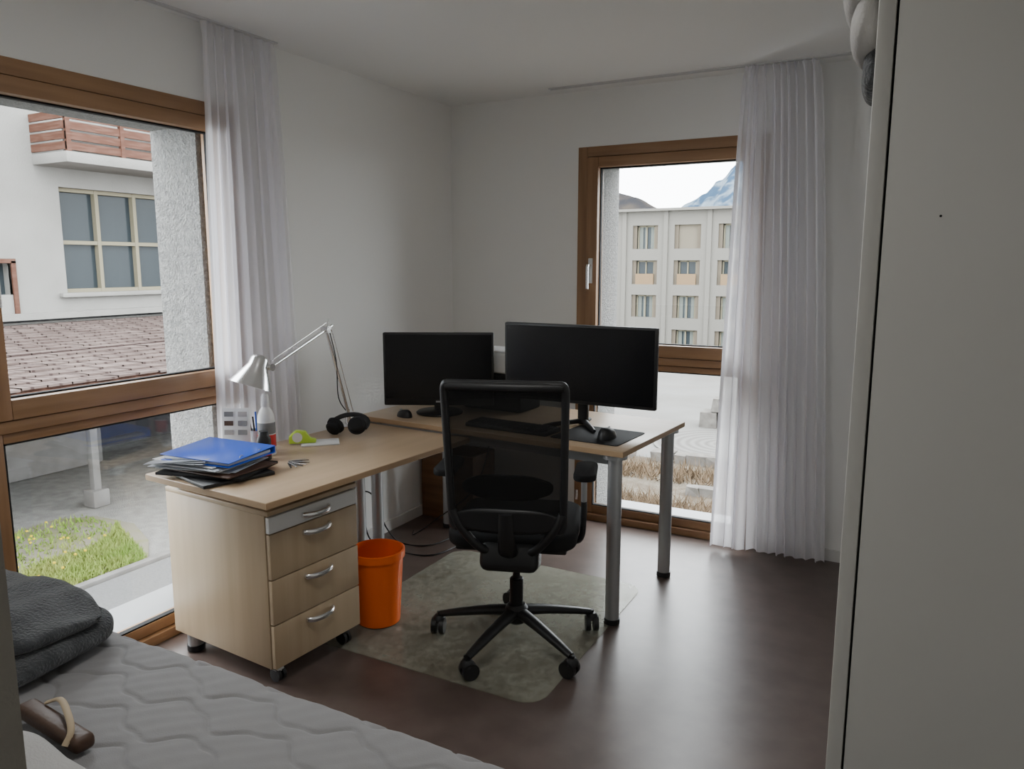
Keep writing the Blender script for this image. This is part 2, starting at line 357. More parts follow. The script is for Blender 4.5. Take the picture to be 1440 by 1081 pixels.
def plate(name,u0,u1,v0,v1,dy,th,mt):
    vs=[];fs=[];n=14;m=6
    for side in (0,1):
        for j in range(m+1):
            for i in range(n+1):
                uu=-1+2*i/n; vv=-1+2*j/m
                k=(1-abs(vv)**3*.25)
                p=backpt((u0+u1)/2+(u1-u0)/2*uu*k,(v0+v1)/2+(v1-v0)/2*vv*(1-abs(uu)**4*.3)); p.y+=dy+side*th; vs.append(p)
    q=(n+1)*(m+1)
    for j in range(m):
        for i in range(n):
            k=j*(n+1)+i; fs.append((k,k+1,k+n+2,k+n+1)); fs.append((q+k+n+1,q+k+n+2,q+k+1,q+k))
    per=[i for i in range(n+1)]+[(j)*(n+1)+n for j in range(1,m+1)]+[m*(n+1)+i for i in range(n-1,-1,-1)]+[j*(n+1) for j in range(m-1,0,-1)]
    for a,b in zip(per,per[1:]+per[:1]): fs.append((b,a,q+a,q+b))
    return mesh(name,vs,fs,mt,ch,True)
plate('lumbar_pad',-.80,.80,.20,.37,.012,.02,M['blackm'])
plate('back_lower_panel',-.98,.98,-.02,.15,-.012,.016,M['black'])
sweep('back_spine',smoothpts([(0,-.12,.43),(0,-.20,.45),(0,-.245,.52),(0,-.262,.62)],6),[.045-.02*k/18 for k in range(19)],M['black'],ch,flat=.5)
for s in (-1,1):
    sweep('back_yoke_%d'%s,smoothpts([(s*.03,-.15,.44),(s*.10,-.21,.47),(s*.17,-.235,.555),(s*.2,-.235,.62)],6),.016,M['black'],ch)
    sweep('arm_bracket_%d'%s,smoothpts([(s*.12,.0,.435),(s*.22,.0,.437),(s*.255,.0,.46),(s*.262,.0,.55),(s*.262,0,.60)],5),.020,M['black'],ch,flat=.6)
    sweep('arm_post_%d'%s,[(s*.262,0,.56),(s*.262,0,.705)],.0165,M['silver'],ch,flat=.7)
    o=prism('arm_pad_%d'%s,rrect(.085,.225,.036,6),0,.028,M['blackm'],ch,bev=.008); o.location=(s*.268,.0,.704)

# ---------------------------------------------------------------- monitors
def monitor(name,loc,rz,W,Hh,zc,stand):
    e=empty(name,loc,rz)
    box('panel',(0,0,zc),(W,.028,Hh),M['black'],e,.006)
    box('back_bulge',(0,.03,zc),(W*.62,.045,Hh*.6),M['black'],e,.015)
    boxes('screen',[((-W/2+.011,-.0150,zc-Hh/2+(.016 if stand=='v' else .035)),(W/2-.011,-.0141,zc+Hh/2-.011))],M['screen'],e)
    if stand=='v':
        box('neck',(0,.07,(zc-.02)/2+.01),(.05,.03,zc+.0),M['black'],e,.008)
        for s in (-1,1): sweep('stand_leg_%d'%s,[(0,.08,.016),(s*.10,-.06,.013),(s*.125,-.09,.011)],[.013,.011,.007],M['black'],e)
        sweep('stand_tail',[(0,.08,.016),(0,.15,.011)],[.015,.008],M['black'],e)
    else:
        lathe('base',[(0,0),(.115,0),(.118,.006),(.11,.012),(.03,.018),(.028,.02)],(0,.01,0.001),M['black'],e)
        cyl('neck',(0,.02,.015),(0,.02,zc-Hh/2+.06),.028,M['black'],e)
    return e
monitor('ultrawide_monitor',(-1.355,3.16,.766),math.radians(-1),.750,.36,.29,'v')
m2=monitor('computer_monitor',(-2.098,3.14,.765),math.radians(27),.55,.365,.225,'r')
box('brand_plate',(0,-.0155,.062),(.03,.001,.008),M['silver'],m2,0)
pr=empty('printer',(-1.90,3.43,.766),A)
box('base_unit',(0,0,.095),(.35,.205,.19),M['blackm'],pr,.012,3); box('scanner_body',(0,0,.245),(.34,.20,.105),M['white'],pr,.012,3); box('paper_slot',(0,-.103,.13),(.27,.004,.04),M['black'],pr,.0); box('lid',(0,0,.302),(.33,.19,.014),M['white'],pr,.006)
kb=empty('keyboard',(-1.60,2.985,.7655),A); box('case',(0,0,.010),(.43,.135,.018),M['black'],kb,.004)
lst=[]
for r_ in range(5):
    for c_ in range(15):
        x=-.205+c_*.0275; y=-.058+r_*.0235; lst.append(((x,y,.018),(x+.023,y+.019,.025)))
boxes('keys',lst,M['blackm'],kb)
mp=empty('mouse_pad',(-1.205,3.045,.7655),A); prism('pad',rrect(.32,.30,.015,4),0,.003,M['blackm'],mp)
def mouse(name,loc,rz,s=1):
    e=empty(name,loc,rz); n=20;m=12;vs=[];fs=[]
    for j in range(m+1):
        ph=j/m*math.pi/2
        for i in range(n):
            a=2*math.pi*i/n; x=.033*s*math.cos(a)*math.cos(ph)**.6 if j<m else 0; y=.058*s*math.sin(a)*math.cos(ph)**.6 if j<m else 0
            z=.038*s*math.sin(ph)*(1-.25*(y/.058))
            vs.append((x,y,z))
    for j in range(m):
        for i in range(n): fs.append((j*n+i,j*n+(i+1)%n,(j+1)*n+(i+1)%n,(j+1)*n+i))
    mesh('shell',vs,fs,M['black'],e,True)
    cyl('wheel',(-.004,.03,.031*s),(.004,.03,.031*s),.008,M['silver'],e)
mouse('computer_mouse',(-1.15,3.01,.769),.1,1.15)
mouse('computer_mouse',(-2.20,2.985,.7655),1.2,.9)

# ---------------------------------------------------------------- desk lamp
lp=empty('desk_lamp'); F=Vector((-2.40,2.80,.7355)); E=Vector((-2.405,2.675,1.209)); J=Vector((-2.348,2.275,1.086))
lathe('base',[(0,0),(.05,0),(.052,.004),(.045,.012),(.014,.016),(.012,.05),(0,.05)],F,M['chrome'],lp)
cyl('stem',F+Vector((0,0,.03)),F+Vector((0,0,.08)),.009,M['chrome'],lp)
F2=F+Vector((0,0,.07))
cyl('lower_arm',F2,E,.0075,M['chrome'],lp,seg=12)
off=Vector((.022,.012,0)); cyl('lower_rod',F2+off,E+off,.0022,M['chrome'],lp,seg=8)
J0=E+(E-J).normalized()*.05
cyl('upper_arm',J0,J,.0075,M['chrome'],lp,seg=12); cyl('upper_rod',E+Vector((0,0,.03)),J+Vector((0,0,.025)),.0022,M['chrome'],lp,seg=8)
cyl('elbow',E+Vector((-.02,0,0)),E+Vector((.02,0,0)),.016,M['chrome'],lp); cyl('elbow_peg',E+Vector((0,.01,0)),E+Vector((0,.02,.05)),.004,M['chrome'],lp)
cyl('head_joint',J+Vector((-.018,-.01,0)),J+Vector((.018,-.01,0)),.015,M['chrome'],lp)
ax=Vector((-.13,-.35,-.93)).normalized()
hd=J+Vector((-.02,-.055,.01))
q=(-ax).to_track_quat('Z','Y').to_euler()
lathe('shade',[(0,.045),(.020,.045),(.030,.038),(.036,.03),(.040,.0),(.088,-.085),(.090,-.088),(.0865,-.086),(.038,-.002),(.0,.02)],hd,M['chrome'],lp,rot=q)
lathe('bulb',[(0,-.03),(.012,-.02),(.026,-.045),(.028,-.06),(.018,-.078),(0,-.083)][::-1],hd,M['white'],lp,rot=q)
sweep('head_neck',[J+Vector((0,-.01,0)),hd+Vector((.0,.0,.0))],.008,M['chrome'],lp)
sweep('lamp_cable',smoothpts([E+Vector((0,.02,0)),E+Vector((.01,.05,-.15)),E+Vector((-.01,.08,-.33)),F+Vector((-.01,.02,.05))],8),.0025,M['black'],lp)

# ---------------------------------------------------------------- things on side desk
Z=.7355
st=empty('ring_binder_stack',(-2.285,1.905,Z),math.radians(8))
M['paper']=mat('paper',(.70,.70,.70),.7); M['clear']=mat('plastic_sleeves',(.46,.49,.54),.25)
def slab(nm,c,s,rz,mt): box(nm,c,s,mt,st,.003,rot=(0,0,rz))
slab('black_folder',(.02,.0,.007),(.35,.27,.013),-.42,M['black'])
slab('laptop_sleeve',(.02,-.0,.020),(.35,.25,.011),.12,M['blackm'])
slab('laptop_sleeve_2',(.03,.0,.0290),(.33,.24,.006),-.10,M['leather'])
rs=random.Random(5)
for i in range(8):
    slab('sheets_%d'%i,(-.02+rs.uniform(-.025,.025),rs.uniform(-.012,.012),.034+i*.0030),(.31,.23,.0022),rs.uniform(-.16,.16),M[['paper','clear','clear','paper'][i%4]])
for i in range(3):
    box('loose_sleeve_%d'%i,(-.06-.01*i,-.03,.060+.0025*i),(.25,.20,.0012),M['clear'],st,.0,rot=(.0,-.05-.03*i,.10*i))
slab('binder_lower_cover',(.01,.02,.060),(.32,.25,.003),-.03,M['blue'])
slab('binder_pages',(.01,.015,.068),(.30,.225,.012),-.03,M['clear'])
box('binder_upper_cover',(.01,.02,.083),(.32,.25,.003),M['blue'],st,.001,rot=(.045,.02,-.03))
box('binder_spine',(.01,.145,.072),(.32,.004,.026),M['blue'],st,.001,rot=(0,0,-.03))
for k in (-.05,.05):
    sweep('ring_%d'%int(k*100),[(.155,k+.02+.003*math.cos(t)*4,.072+.014*math.sin(t)) for t in [i*math.pi/8 for i in range(17)]],.002,M['chrome'],st,seg=6)
cd=empty('card_holder',(-2.42,2.13,Z),.5)
M['grey']=mat('printed_grey',(.20,.20,.21),.6); M['grey2']=mat('printed_light_grey',(.38,.36,.36),.6)
box('back_card',(0,.02,.095),(.115,.004,.19),M['paper'],cd,.001,rot=(-.12,0,0)); box('front_pocket',(0,-.005,.03),(.11,.003,.05),M['clear'],cd,.001,rot=(-.12,0,0)); box('foot',(0,.01,.004),(.115,.06,.008),M['white'],cd,.002)
for i,(x,z) in enumerate([(-.03,.165),(.026,.165),(-.03,.128),(.026,.128),(-.03,.091),(.026,.091)]):
    yy=.0165-(z-.095)*-.12
    box('picture_%d'%i,(x,yy,z),(.036,.003,.020),M[['grey','grey2','leather','grey','grey2','grey'][i]],cd,.0,rot=(-.12,0,0))
bt=empty('spray_bottle',(-2.315,2.20,Z)); lathe('bottle',[(0,0),(.033,0),(.035,.004),(.035,.14),(.032,.165),(.024,.185),(.016,.195),(.015,.20),(0,.20)],(0,0,0),M['white'],bt)
lathe('cap',[(0,.20),(.016,.20),(.017,.205),(.015,.24),(.010,.252),(0,.255)],(0,0,0),M['paper'],bt); lathe('label',[(.0355,.035),(.0358,.036),(.0358,.085),(.0355,.086)],(0,0,0),M['red'],bt); lathe('label_dark',[(.0355,.09),(.0358,.091),(.0358,.135),(.0355,.136)],(0,0,0),M['grey'],bt)
cn=empty('ink_can',(-2.265,2.135,Z)); lathe('can',[(0,0),(.027,0),(.028,.003),(.028,.085),(.020,.098),(.018,.115),(0,.117)],(0,0,0),M['black'],cn); lathe('label',[(.0283,.02),(.0285,.021),(.0285,.06),(.0283,.061)],(0,0,0),M['red'],cn)
pc=empty('pen_cup',(-2.40,2.23,Z)); lathe('cup',[(0,0),(.030,0),(.032,.003),(.034,.09),(.032,.09),(.029,.005),(0,.005)],(0,0,0),M['clear'],pc)
for i in range(5):
    a=i*1.26; cyl('pen_%d'%i,(.012*math.cos(a),.012*math.sin(a),.006),(.032*math.cos(a),.032*math.sin(a),.14+.01*(i%3)),.0035,M[['red','black','blue','leather','black'][i]],pc,seg=8)
kk=empty('key_bunch',(-2.13,2.13,Z),.3)
for i in range(8):
    a=-1.0+i*.3; sweep('key_%d'%i,[(0,0,.003+.001*i),(.08*math.cos(a),.08*math.sin(a),.004)],[.006,.003],M['chrome' if i%2 else 'black'],kk,seg=8,flat=.4)
td=empty('tape_dispenser',(-2.30,2.42,Z),.75)
box('paper_pad',(.05,.0,.003),(.16,.11,.006),M['paper'],td,.001)
o=prism('body',[(-.08,0),(.03,0),(.035,.012),(.01,.02),(-.01,.05),(-.05,.055),(-.08,.03)],-.018,.018,M['green'],td,bev=.003); o.rotation_euler=(math.pi/2,0,0); o.location=(0,0,.007)
cyl('tape_roll',(-.045,-.021,.034),(-.045,.021,.034),.021,M['white'],td)
hp=empty('headphones',(-2.27,2.64,Z+.002),.35)
for s in (-1,1):
    lathe('ear_cushion_%d'%s,[(.018,.0),(.036,.0),(.042,.008),(.040,.02),(.034,.024),(.034,.04),(.026,.048),(0,.05)],(s*.055,-.02*s,.044),M['blackm'],hp,rot=(math.pi/2-.5*s,0,.3*s))
P=[(.085*math.cos(t),.05+.06*math.sin(t)-.02,.04+.035*math.sin(t)) for t in [-.35+i*(math.pi+.7)/16 for i in range(17)]]
sweep('headband',P,.013,M['black'],hp,flat=.6)
ou=empty('power_outlet',(XL,3.06,.32)); box('plate',(.007,0,0),(.012,.085,.085),M['white'],ou,.004); box('plug',(.03,.0,.0),(.05,.04,.04),M['white'],ou,.01)
cb=empty('power_cables')
sweep('cable_1',smoothpts([(-2.55,3.06,.32),(-2.47,3.06,.30),(-2.44,3.12,.12),(-2.40,3.20,.01),(-2.25,3.25,.006),(-2.2,3.45,.006)],8),.004,M['black'],cb,seg=8)
sweep('cable_2',smoothpts([(-2.46,3.0,.70),(-2.50,3.02,.35),(-2.46,3.0,.10),(-2.38,3.1,.006),(-2.15,3.15,.006),(-2.1,3.5,.006)],8),.004,M['black'],cb,seg=8)
sweep('cable_3',smoothpts([(-2.0,3.55,.70),(-2.1,3.5,.30),(-2.3,3.4,.10),(-2.42,3.35,.006),(-2.46,3.4,.006)],8),.0035,M['black'],cb,seg=8)
cbx=empty('wooden_crate',(-2.42,3.80,0)); M['darkwood']=wood('dark_wood',(.22,.11,.05),(.14,.07,.03),'X')
b2('front',(-.16,-.14,.0),(.20,-.12,.40),M['darkwood'],cbx,.003); b2('backside',(-.16,.10,.0),(.20,.12,.40),M['darkwood'],cbx,.003); b2('side_l',(-.16,-.12,0),(-.14,.10,.40),M['darkwood'],cbx,.003); b2('side_r',(.18,-.12,0),(.20,.10,.40),M['darkwood'],cbx,.003); b2('base',(-.14,-.12,0.0),(.18,.10,.02),M['darkwood'],cbx,.003)

# ---------------------------------------------------------------- bed
bd=empty('bed')
x0,x1,y0,y1,zt=-2.55,-.50,.225,1.235,.50
NX,NY=480,240; xs=np.linspace(x0,x1,NX); ys=np.linspace(y0,y1,NY); X,Y=np.meshgrid(xs,ys)
S=.092
dd=np.full(X.shape,9.)
for k in range(-2,16):
    ph=math.pi*(k%2)
    c=y0+k*S+ .026*np.sin(2*math.pi*X/.27+ph)+.008*np.sin(2*math.pi*X/.11+k)
    dd=np.minimum(dd,np.abs(Y-c))
h=np.minimum(dd/.010,1); h=h*h*(3-2*h)
Zz=zt+.0045*(h-1)+.0035*np.clip(dd/.045,0,1)**.7
Zz+=.0022*np.sin(7*X+5*Y)+.0015*np.sin(13*X-9*Y+1)+.0006*np.sin(60*X+31*Y)*np.sin(47*Y-20*X)+.0005*np.sin(110*X-70*Y+6*np.sin(9*Y))
ed=np.minimum(np.minimum(X-x0,x1-X),np.minimum(Y-y0,y1-Y)); r=.03
k=np.clip(ed/r,0,1); Zz-= r*(1-np.sqrt(1-(1-k)**2))
vs=np.stack([X,Y,Zz],-1).reshape(-1,3).tolist(); fs=[]
for j in range(NY-1):
    for i in range(NX-1):
        q=j*NX+i; fs.append((q,q+1,q+NX+1,q+NX))
mesh('quilted_cover',vs,fs,M['bed'],bd,True)
b2('mattress',(x0,y0,.30),(x1,y1,zt-.032),M['bed'],bd,0)
b2('base',(x0+.01,y0+.01,.14),(x1-.01,y1-.01,.30),M['blackm'],bd,.01)
for i,(x,y) in enumerate([(x0+.1,y0+.1),(x1-.1,y0+.1),(x0+.1,y1-.1),(x1-.1,y1-.1)]): cyl('leg_%d'%i,(x,y,0),(x,y,.14),.025,M['black'],bd)

def softslab(name,c,s,mt,parent,rz=0,seed=0,amp=.012,ex=.32):
    rnd=random.Random(seed); ph=[rnd.random()*6 for _ in range(8)]
    NU,NV=72,44; vs=[];fs=[]
    f=lambda t,e: math.copysign(abs(t)**e,t)
    for j in range(NV+1):
        v=-math.pi/2+math.pi*j/NV
        for i in range(NU):
            u=2*math.pi*i/NU
            x=f(math.cos(v),ex)*f(math.cos(u),ex)*s[0]/2; y=f(math.cos(v),ex)*f(math.sin(u),ex)*s[1]/2; z=f(math.sin(v),.7)*s[2]/2
            w=amp*(math.sin(18*x+ph[0]+7*y)+.7*math.sin(23*y+ph[1]-9*x)+.5*math.sin(40*x+ph[2])+.4*math.sin(37*y+20*z+ph[3]))
            z+=w*(1 if z>0 else .15)
            x+=amp*.5*math.sin(30*z+12*y+ph[4]); y+=amp*.5*math.sin(26*z+10*x+ph[5])
            vs.append((x,y,z))
    for j in range(NV):
        for i in range(NU): fs.append((j*NU+i,j*NU+(i+1)%NU,(j+1)*NU+(i+1)%NU,(j+1)*NU+i))
    o=mesh(name,vs,fs,mt,parent,True); o.location=c; o.rotation_euler=(0,0,rz); return o
bl=empty('fleece_blanket')
softslab('fold_bottom',(-2.13,.985,.549),(.68,.40,.080),M['fleece'],bl,.10,1,.007,ex=.38)
softslab('fold_top',(-2.12,1.03,.606),(.64,.30,.078),M['fleece'],bl,-.02,2,.010,ex=.5)
bg=empty('leather_bag',(-1.57,.855,.510),-.08)
box('body',(0,0,.018),(.25,.045,.034),M['leather'],bg,.012,3)
sweep('strap',smoothpts([(-.07,.02,.037),(-.03,.03,.052),(.04,.01,.054),(.09,-.01,.042),(.10,-.03,.022)],6),.007,M['strap'],bg,flat=.5)
pl=softslab('folded_cloth',(-1.44,.69,.529),(.36,.22,.045),M['fabric'],None,-.1,5,.004,ex=.4)

# ---------------------------------------------------------------- wardrobe
wr=empty('wardrobe'); yw=1.0; WH=2.36
b2('side_panel_near',(-.0455,yw,0),(.57,yw+.018,WH),M['cab'],wr,.001)
b2('side_panel_far',(-.0455,yw+1.48,0),(.57,yw+1.498,WH),M['cab'],wr,.001)
b2('top_panel',(-.0455,yw+.018,WH-.018),(.57,yw+1.48,WH),M['cab'],wr,.001); b2('bottom_panel',(-.0455,yw+.018,.06),(.57,yw+1.48,.078),M['cab'],wr,.001)
b2('back_panel',(.56,yw+.018,0),(.57,yw+1.48,WH-.018),M['cab'],wr,0)
for i in range(3):
    b2('door_%d'%i,(-.067,yw+.001+i*.499,.06),(-.0485,yw+.497+i*.499,WH-.002),M['cab'],wr,.0015)
    cyl('door_knob_%d'%i,(-.067,yw+.45+i*.499,1.05),(-.085,yw+.45+i*.499,1.05),.01,M['chrome'],wr)
cyl('screw_cap',(.012,yw-.0006,1.555),(.012,yw+.001,1.555),.0014,M['blackm'],wr,seg=12)
hg=empty('hanging_garment')
cyl('hook',(-.0675,1.42,2.02),(-.12,1.42,2.03),.006,M['chrome'],hg)
softslab('fold_1',(-.115,1.42,1.99),(.070,.26,.24),M['fabric'],hg,0,11,.006,ex=.8)
softslab('fold_2',(-.105,1.44,1.875),(.055,.24,.10),M['fabric'],hg,0,12,.004,ex=.9)
softslab('fold_3',(-.095,1.45,1.81),(.040,.16,.09),M['fleece'],hg,0,13,.003,ex=.9)

# ================================================================ exterior
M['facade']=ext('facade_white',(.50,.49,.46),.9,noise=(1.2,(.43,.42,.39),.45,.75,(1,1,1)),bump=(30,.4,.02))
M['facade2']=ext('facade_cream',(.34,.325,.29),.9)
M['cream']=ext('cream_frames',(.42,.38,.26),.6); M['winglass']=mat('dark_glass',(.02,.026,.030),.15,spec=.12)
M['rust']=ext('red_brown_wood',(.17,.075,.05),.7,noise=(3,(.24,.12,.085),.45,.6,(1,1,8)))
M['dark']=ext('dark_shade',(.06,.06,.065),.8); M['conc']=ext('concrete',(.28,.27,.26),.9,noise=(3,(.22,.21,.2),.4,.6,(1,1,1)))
m=D.materials.new('roof_shingles'); m.use_nodes=True; n,l=nt(m); b=n['Principled BSDF']; b.inputs['Roughness'].default_value=.9; b.inputs['Specular IOR Level'].default_value=.1
tc=n.new('ShaderNodeTexCoord'); mpn=n.new('ShaderNodeMapping'); mpn.inputs['Rotation'].default_value=(0,0,math.pi/2); br=n.new('ShaderNodeTexBrick')
br.inputs['Color1'].default_value=(.068,.049,.044,1); br.inputs['Color2'].default_value=(.105,.080,.072,1); br.inputs['Mortar'].default_value=(.038,.026,.024,1)
br.inputs['Scale'].default_value=1.0; br.inputs['Mortar Size'].default_value=.03; br.inputs['Brick Width'].default_value=.38; br.inputs['Row Height'].default_value=.55; br.inputs['Mortar Smooth'].default_value=.4
l.new(tc.outputs['Object'],mpn.inputs[0]); l.new(mpn.outputs[0],br.inputs['Vector']); l.new(br.outputs[0],b.inputs['Base Color']); M['roof']=m
nb=empty('neighbour_house')
boxes('facade',[((-22,0,-4),(-18,26,.85)),((-22,0,3.32),(-18,26,9)),((-22,0,.85),(-18,8.9,3.32)),((-22,9.85,.85),(-18,11.1,3.32)),((-22,8.9,1.55),(-18,9.85,3.32)),((-22,15.1,.85),(-18,26,3.32))],M['facade'],nb)
b2('window_glass',(-18.35,8.9,.3),(-18.3,15.1,3.32),M['winglass'],nb,0)
mul=[]
for y in (11.1,12.07,13.1,14.1,15.02): mul.append(((-18.3,y,.85),(-18.15,y+.09,3.32)))
for z in (.85,2.0,3.23): mul.append(((-18.3,11.1,z),(-18.16,15.1,z+.09)))
boxes('mullions',mul,M['cream'],nb)
boxes('small_window_frame',[((-18.1,8.8,.30),(-17.95,8.9,1.6)),((-18.1,9.85,.30),(-17.95,9.95,1.6)),((-18.1,8.8,1.55),(-17.95,9.95,1.65))],M['rust'],nb)
b2('window_sill',(-18,10.9,.75),(-17.85,15.3,.85),M['facade'],nb,.01)
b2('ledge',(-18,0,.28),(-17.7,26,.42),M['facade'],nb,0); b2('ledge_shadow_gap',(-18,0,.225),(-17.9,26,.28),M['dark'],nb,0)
b2('balcony_slab',(-18,10.55,3.75),(-16.7,20,3.98),M['facade'],nb,.01)
rl=[((-16.8,10.6+.0,z),(-16.75,20,z+.17)) for z in (4.02,4.24,4.46,4.68)]+[((-18,10.55,z),(-16.8,10.6,z+.17)) for z in (4.02,4.24,4.46,4.68)]
rl+=[((-16.82,10.6+i*1.3,3.98),(-16.73,10.7+i*1.3,4.95)) for i in range(8)]
boxes('balcony_railing',rl,M['rust'],nb)
b2('balcony_back_panel',(-17.2,10.8,3.98),(-17.1,20,4.6),M['facade'],nb,0)
cp=empty('carport')
vs=[(-18,2,.16),(-18,26,.16),(-10.3,26,-.12),(-10.3,2,-.12),(-18,2,.06),(-18,26,.06),(-10.3,26,-.22),(-10.3,2,-.22)]
mesh('roof_deck',vs,[(0,3,2,1),(4,5,6,7),(0,1,5,4),(1,2,6,5),(2,3,7,6),(3,0,4,7)],M['rust'],cp)
vs=[];fs=[]; nC=18; rn=np.random.RandomState(3)
for c_ in range(nC):
    xa=-18+7.75*c_/nC; xb=-18+7.75*(c_+1)/nC+.06; za=.17-.28*c_/nC; zb_=.17-.28*(c_+1)/nC+.028
    y=2.0+(c_%2)*.17
    while y<26:
        w_=.34; q=rn.uniform(-.008,.008); k=len(vs)
        vs+=[(xa,y,za),(xa,y+w_-.02,za),(xb,y+w_-.02,zb_+q),(xb,y,zb_+q),(xb,y,zb_+q-.03),(xb,y+w_-.02,zb_+q-.03)]
        fs+=[(k,k+3,k+2,k+1),(k+3,k+4,k+5,k+2)]; y+=w_
mesh('roof_shingles',vs,fs,M['roof'],cp)
b2('gutter',(-10.30,2,-.26),(-10.20,26,-.14),M['rust'],cp,.02)
for i in range(6):
    y=4.10+i*3.1; b2('post_%d'%i,(-11.45,y-.06,-2.05),(-11.33,y+.06,-.18),M['conc'],cp,.01); b2('footing_%d'%i,(-11.53,y-.14,-2.3),(-11.25,y+.14,-2.02),M['conc'],cp,.03)
b2('rear_wall',(-15.2,2,-2.3),(-15,26,.0),M['dark'],cp,0)
b2('stored_crates',(-14.6,5,-2.3),(-13.9,9,-1.6),M['conc'],cp,.05)
def gnd(name,poly,z,mt): return prism(name,poly,z-.5,z,mt)
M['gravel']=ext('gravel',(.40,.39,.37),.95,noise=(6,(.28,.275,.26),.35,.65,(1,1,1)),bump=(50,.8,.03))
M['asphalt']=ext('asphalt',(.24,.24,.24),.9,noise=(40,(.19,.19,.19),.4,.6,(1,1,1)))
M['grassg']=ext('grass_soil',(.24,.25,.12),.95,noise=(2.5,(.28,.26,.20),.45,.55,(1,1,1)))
gnd('ground_yard',[(-3,-8),(-3,4.6),(-16,20),(-45,36),(-45,-8)],-2.3,M['gravel'])
prism('lawn_patch',[(-8.6,-4),(-8.6,6.05),(-9.2,6.5),(-10,6.85),(-10.8,6.8),(-11.2,6.4),(-11.2,-4)],-2.3,-2.26,M['grassg'])
b2('kerb_stone',(-8.57,-4,-2.3),(-8.45,9,-2.22),M['conc'],None,.02)
prism('ground_path',[(-3.0,-4),(-3.0,4.4),(-8.44,9),(-8.44,-4)],-2.3,-2.27,M['asphalt'])
M['blade']=ext('grass_blades',(.24,.40,.06),.8,noise=(.9,(.40,.46,.12),.4,.6,(1,1,1)))
vs=[];fs=[]
rn=np.random.RandomState(4)
while len(fs)<22000:
    x=rn.uniform(-11.15,-8.63); y=rn.uniform(1.5,6.7)
    if y>6.05+min(1,(-8.6-x)*.6)*.7: continue
    far=(-x-8.6)/3.2
    dn=math.sin(x*2.1+1)+math.sin(y*1.7+x)+.6*math.sin(y*4+2*x)-(far-.35)*2.2
    if dn<-.4 and rn.rand()<.9: continue
    a=rn.rand()*6.28; hh=rn.uniform(.03,.09); w=.014; k=len(vs); dx,dy=math.cos(a)*w,math.sin(a)*w; lx,ly=rn.randn(2)*.02
    vs+=[(x-dx,y-dy,-2.26),(x+dx,y+dy,-2.26),(x+lx,y+ly,-2.26+hh)]; fs.append((k,k+1,k+2))
mesh('lawn_grass',vs,fs,M['blade'])
M['yellow']=ext('dandelion',(.8,.6,.03),.8); lst=[]
for i in range(50):
    x=rn.uniform(-11.0,-8.8); y=rn.uniform(3,6.3); lst.append(((x,y,-2.16),(x+.025,y+.025,-2.14)))
boxes('dandelion_flowers',lst,M['yellow'])

M['plaza']=ext('plaza_gravel',(.36,.355,.34),.95,noise=(.4,(.31,.30,.28),.35,.65,(1,1,1)))
prism('ground_plaza',[(-15.5,21),(-2.9,4.9),(40,4.9),(120,140),(-160,140),(-60,40)],-6.0,-5.0,M['plaza'])
ap=empty('apartment_building')
fy=60.; cols=[-23.45+3.45*i for i in range(-3,14)]; rows=[(2.81,4.67),(-.02,1.90),(-2.68,-.87),(-5.4,-3.6)]
hw=1.05
lst=[((-45,fy,4.67),(40,fy+8,5.75))]
tops=[r_[1] for r_ in rows]; bots=[r_[0] for r_ in rows]
for i in range(len(rows)):
    zt_=tops[i+1] if i+1<len(rows) else -9
    lst.append(((-45,fy,zt_),(40,fy+8,bots[i])))
    px=-45
    for c in cols:
        if c-hw>px: lst.append(((px,fy,bots[i]),(c-hw,fy+8,tops[i])))
        px=c+hw
    lst.append(((px,fy,bots[i]),(40,fy+8,tops[i])))
boxes('facade',lst,M['facade2'],ap)
b2('roof_slab',(-45.4,fy-.6,5.75),(40,fy+9,5.95),M['facade2'],ap,0)
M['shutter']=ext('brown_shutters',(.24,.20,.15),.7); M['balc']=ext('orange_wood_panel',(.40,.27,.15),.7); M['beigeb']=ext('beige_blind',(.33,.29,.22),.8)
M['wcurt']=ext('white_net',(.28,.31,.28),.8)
fr=[];gl=[];sh=[];ba=[];bli=[];wc=[]
for i,(z0_,z1_) in enumerate(rows):
    for j,c in enumerate(cols):
        gl.append(((c-hw,fy+.5,z0_),(c+hw,fy+.55,z1_)))
        if (i+j)%4==1 and i==0: bli.append(((c-.75,fy+.3,z0_),(c+.75,fy+.35,z1_)))
        if i!=1:
            for a_,b_ in ((-.6,-.3),(-.15,.05),(.35,.6)): wc.append(((c+a_,fy+.45,z0_),(c+b_,fy+.49,z1_-.1)))
        for xx in (c-.72,c-.05,c+.62): fr.append(((xx,fy+.4,z0_),(xx+.10,fy+.5,z1_)))
        fr.append(((c-.72,fy+.4,z1_-.12),(c+.72,fy+.5,z1_)))
        sh.append(((c-hw,fy+.15,z0_),(c-.75,fy+.3,z1_))); sh.append(((c+.75,fy+.15,z0_),(c+hw,fy+.3,z1_)))
        if i==1: ba.append(((c-.75,fy-.0,z0_),(c+.75,fy+.12,z0_+.85)))
boxes('glazing',gl,M['winglass'],ap); boxes('window_frames',fr,M['cream'],ap); boxes('shutters',sh,M['shutter'],ap); boxes('balcony_panels',ba,M['balc'],ap); boxes('blinds',bli,M['beigeb'],ap); boxes('net_curtains',wc,M['wcurt'],ap)
pil=[((c+1.55,fy-.15,-9),(c+1.9,fy,5.75)) for c in cols]; boxes('pilasters',pil,M['facade2'],ap)
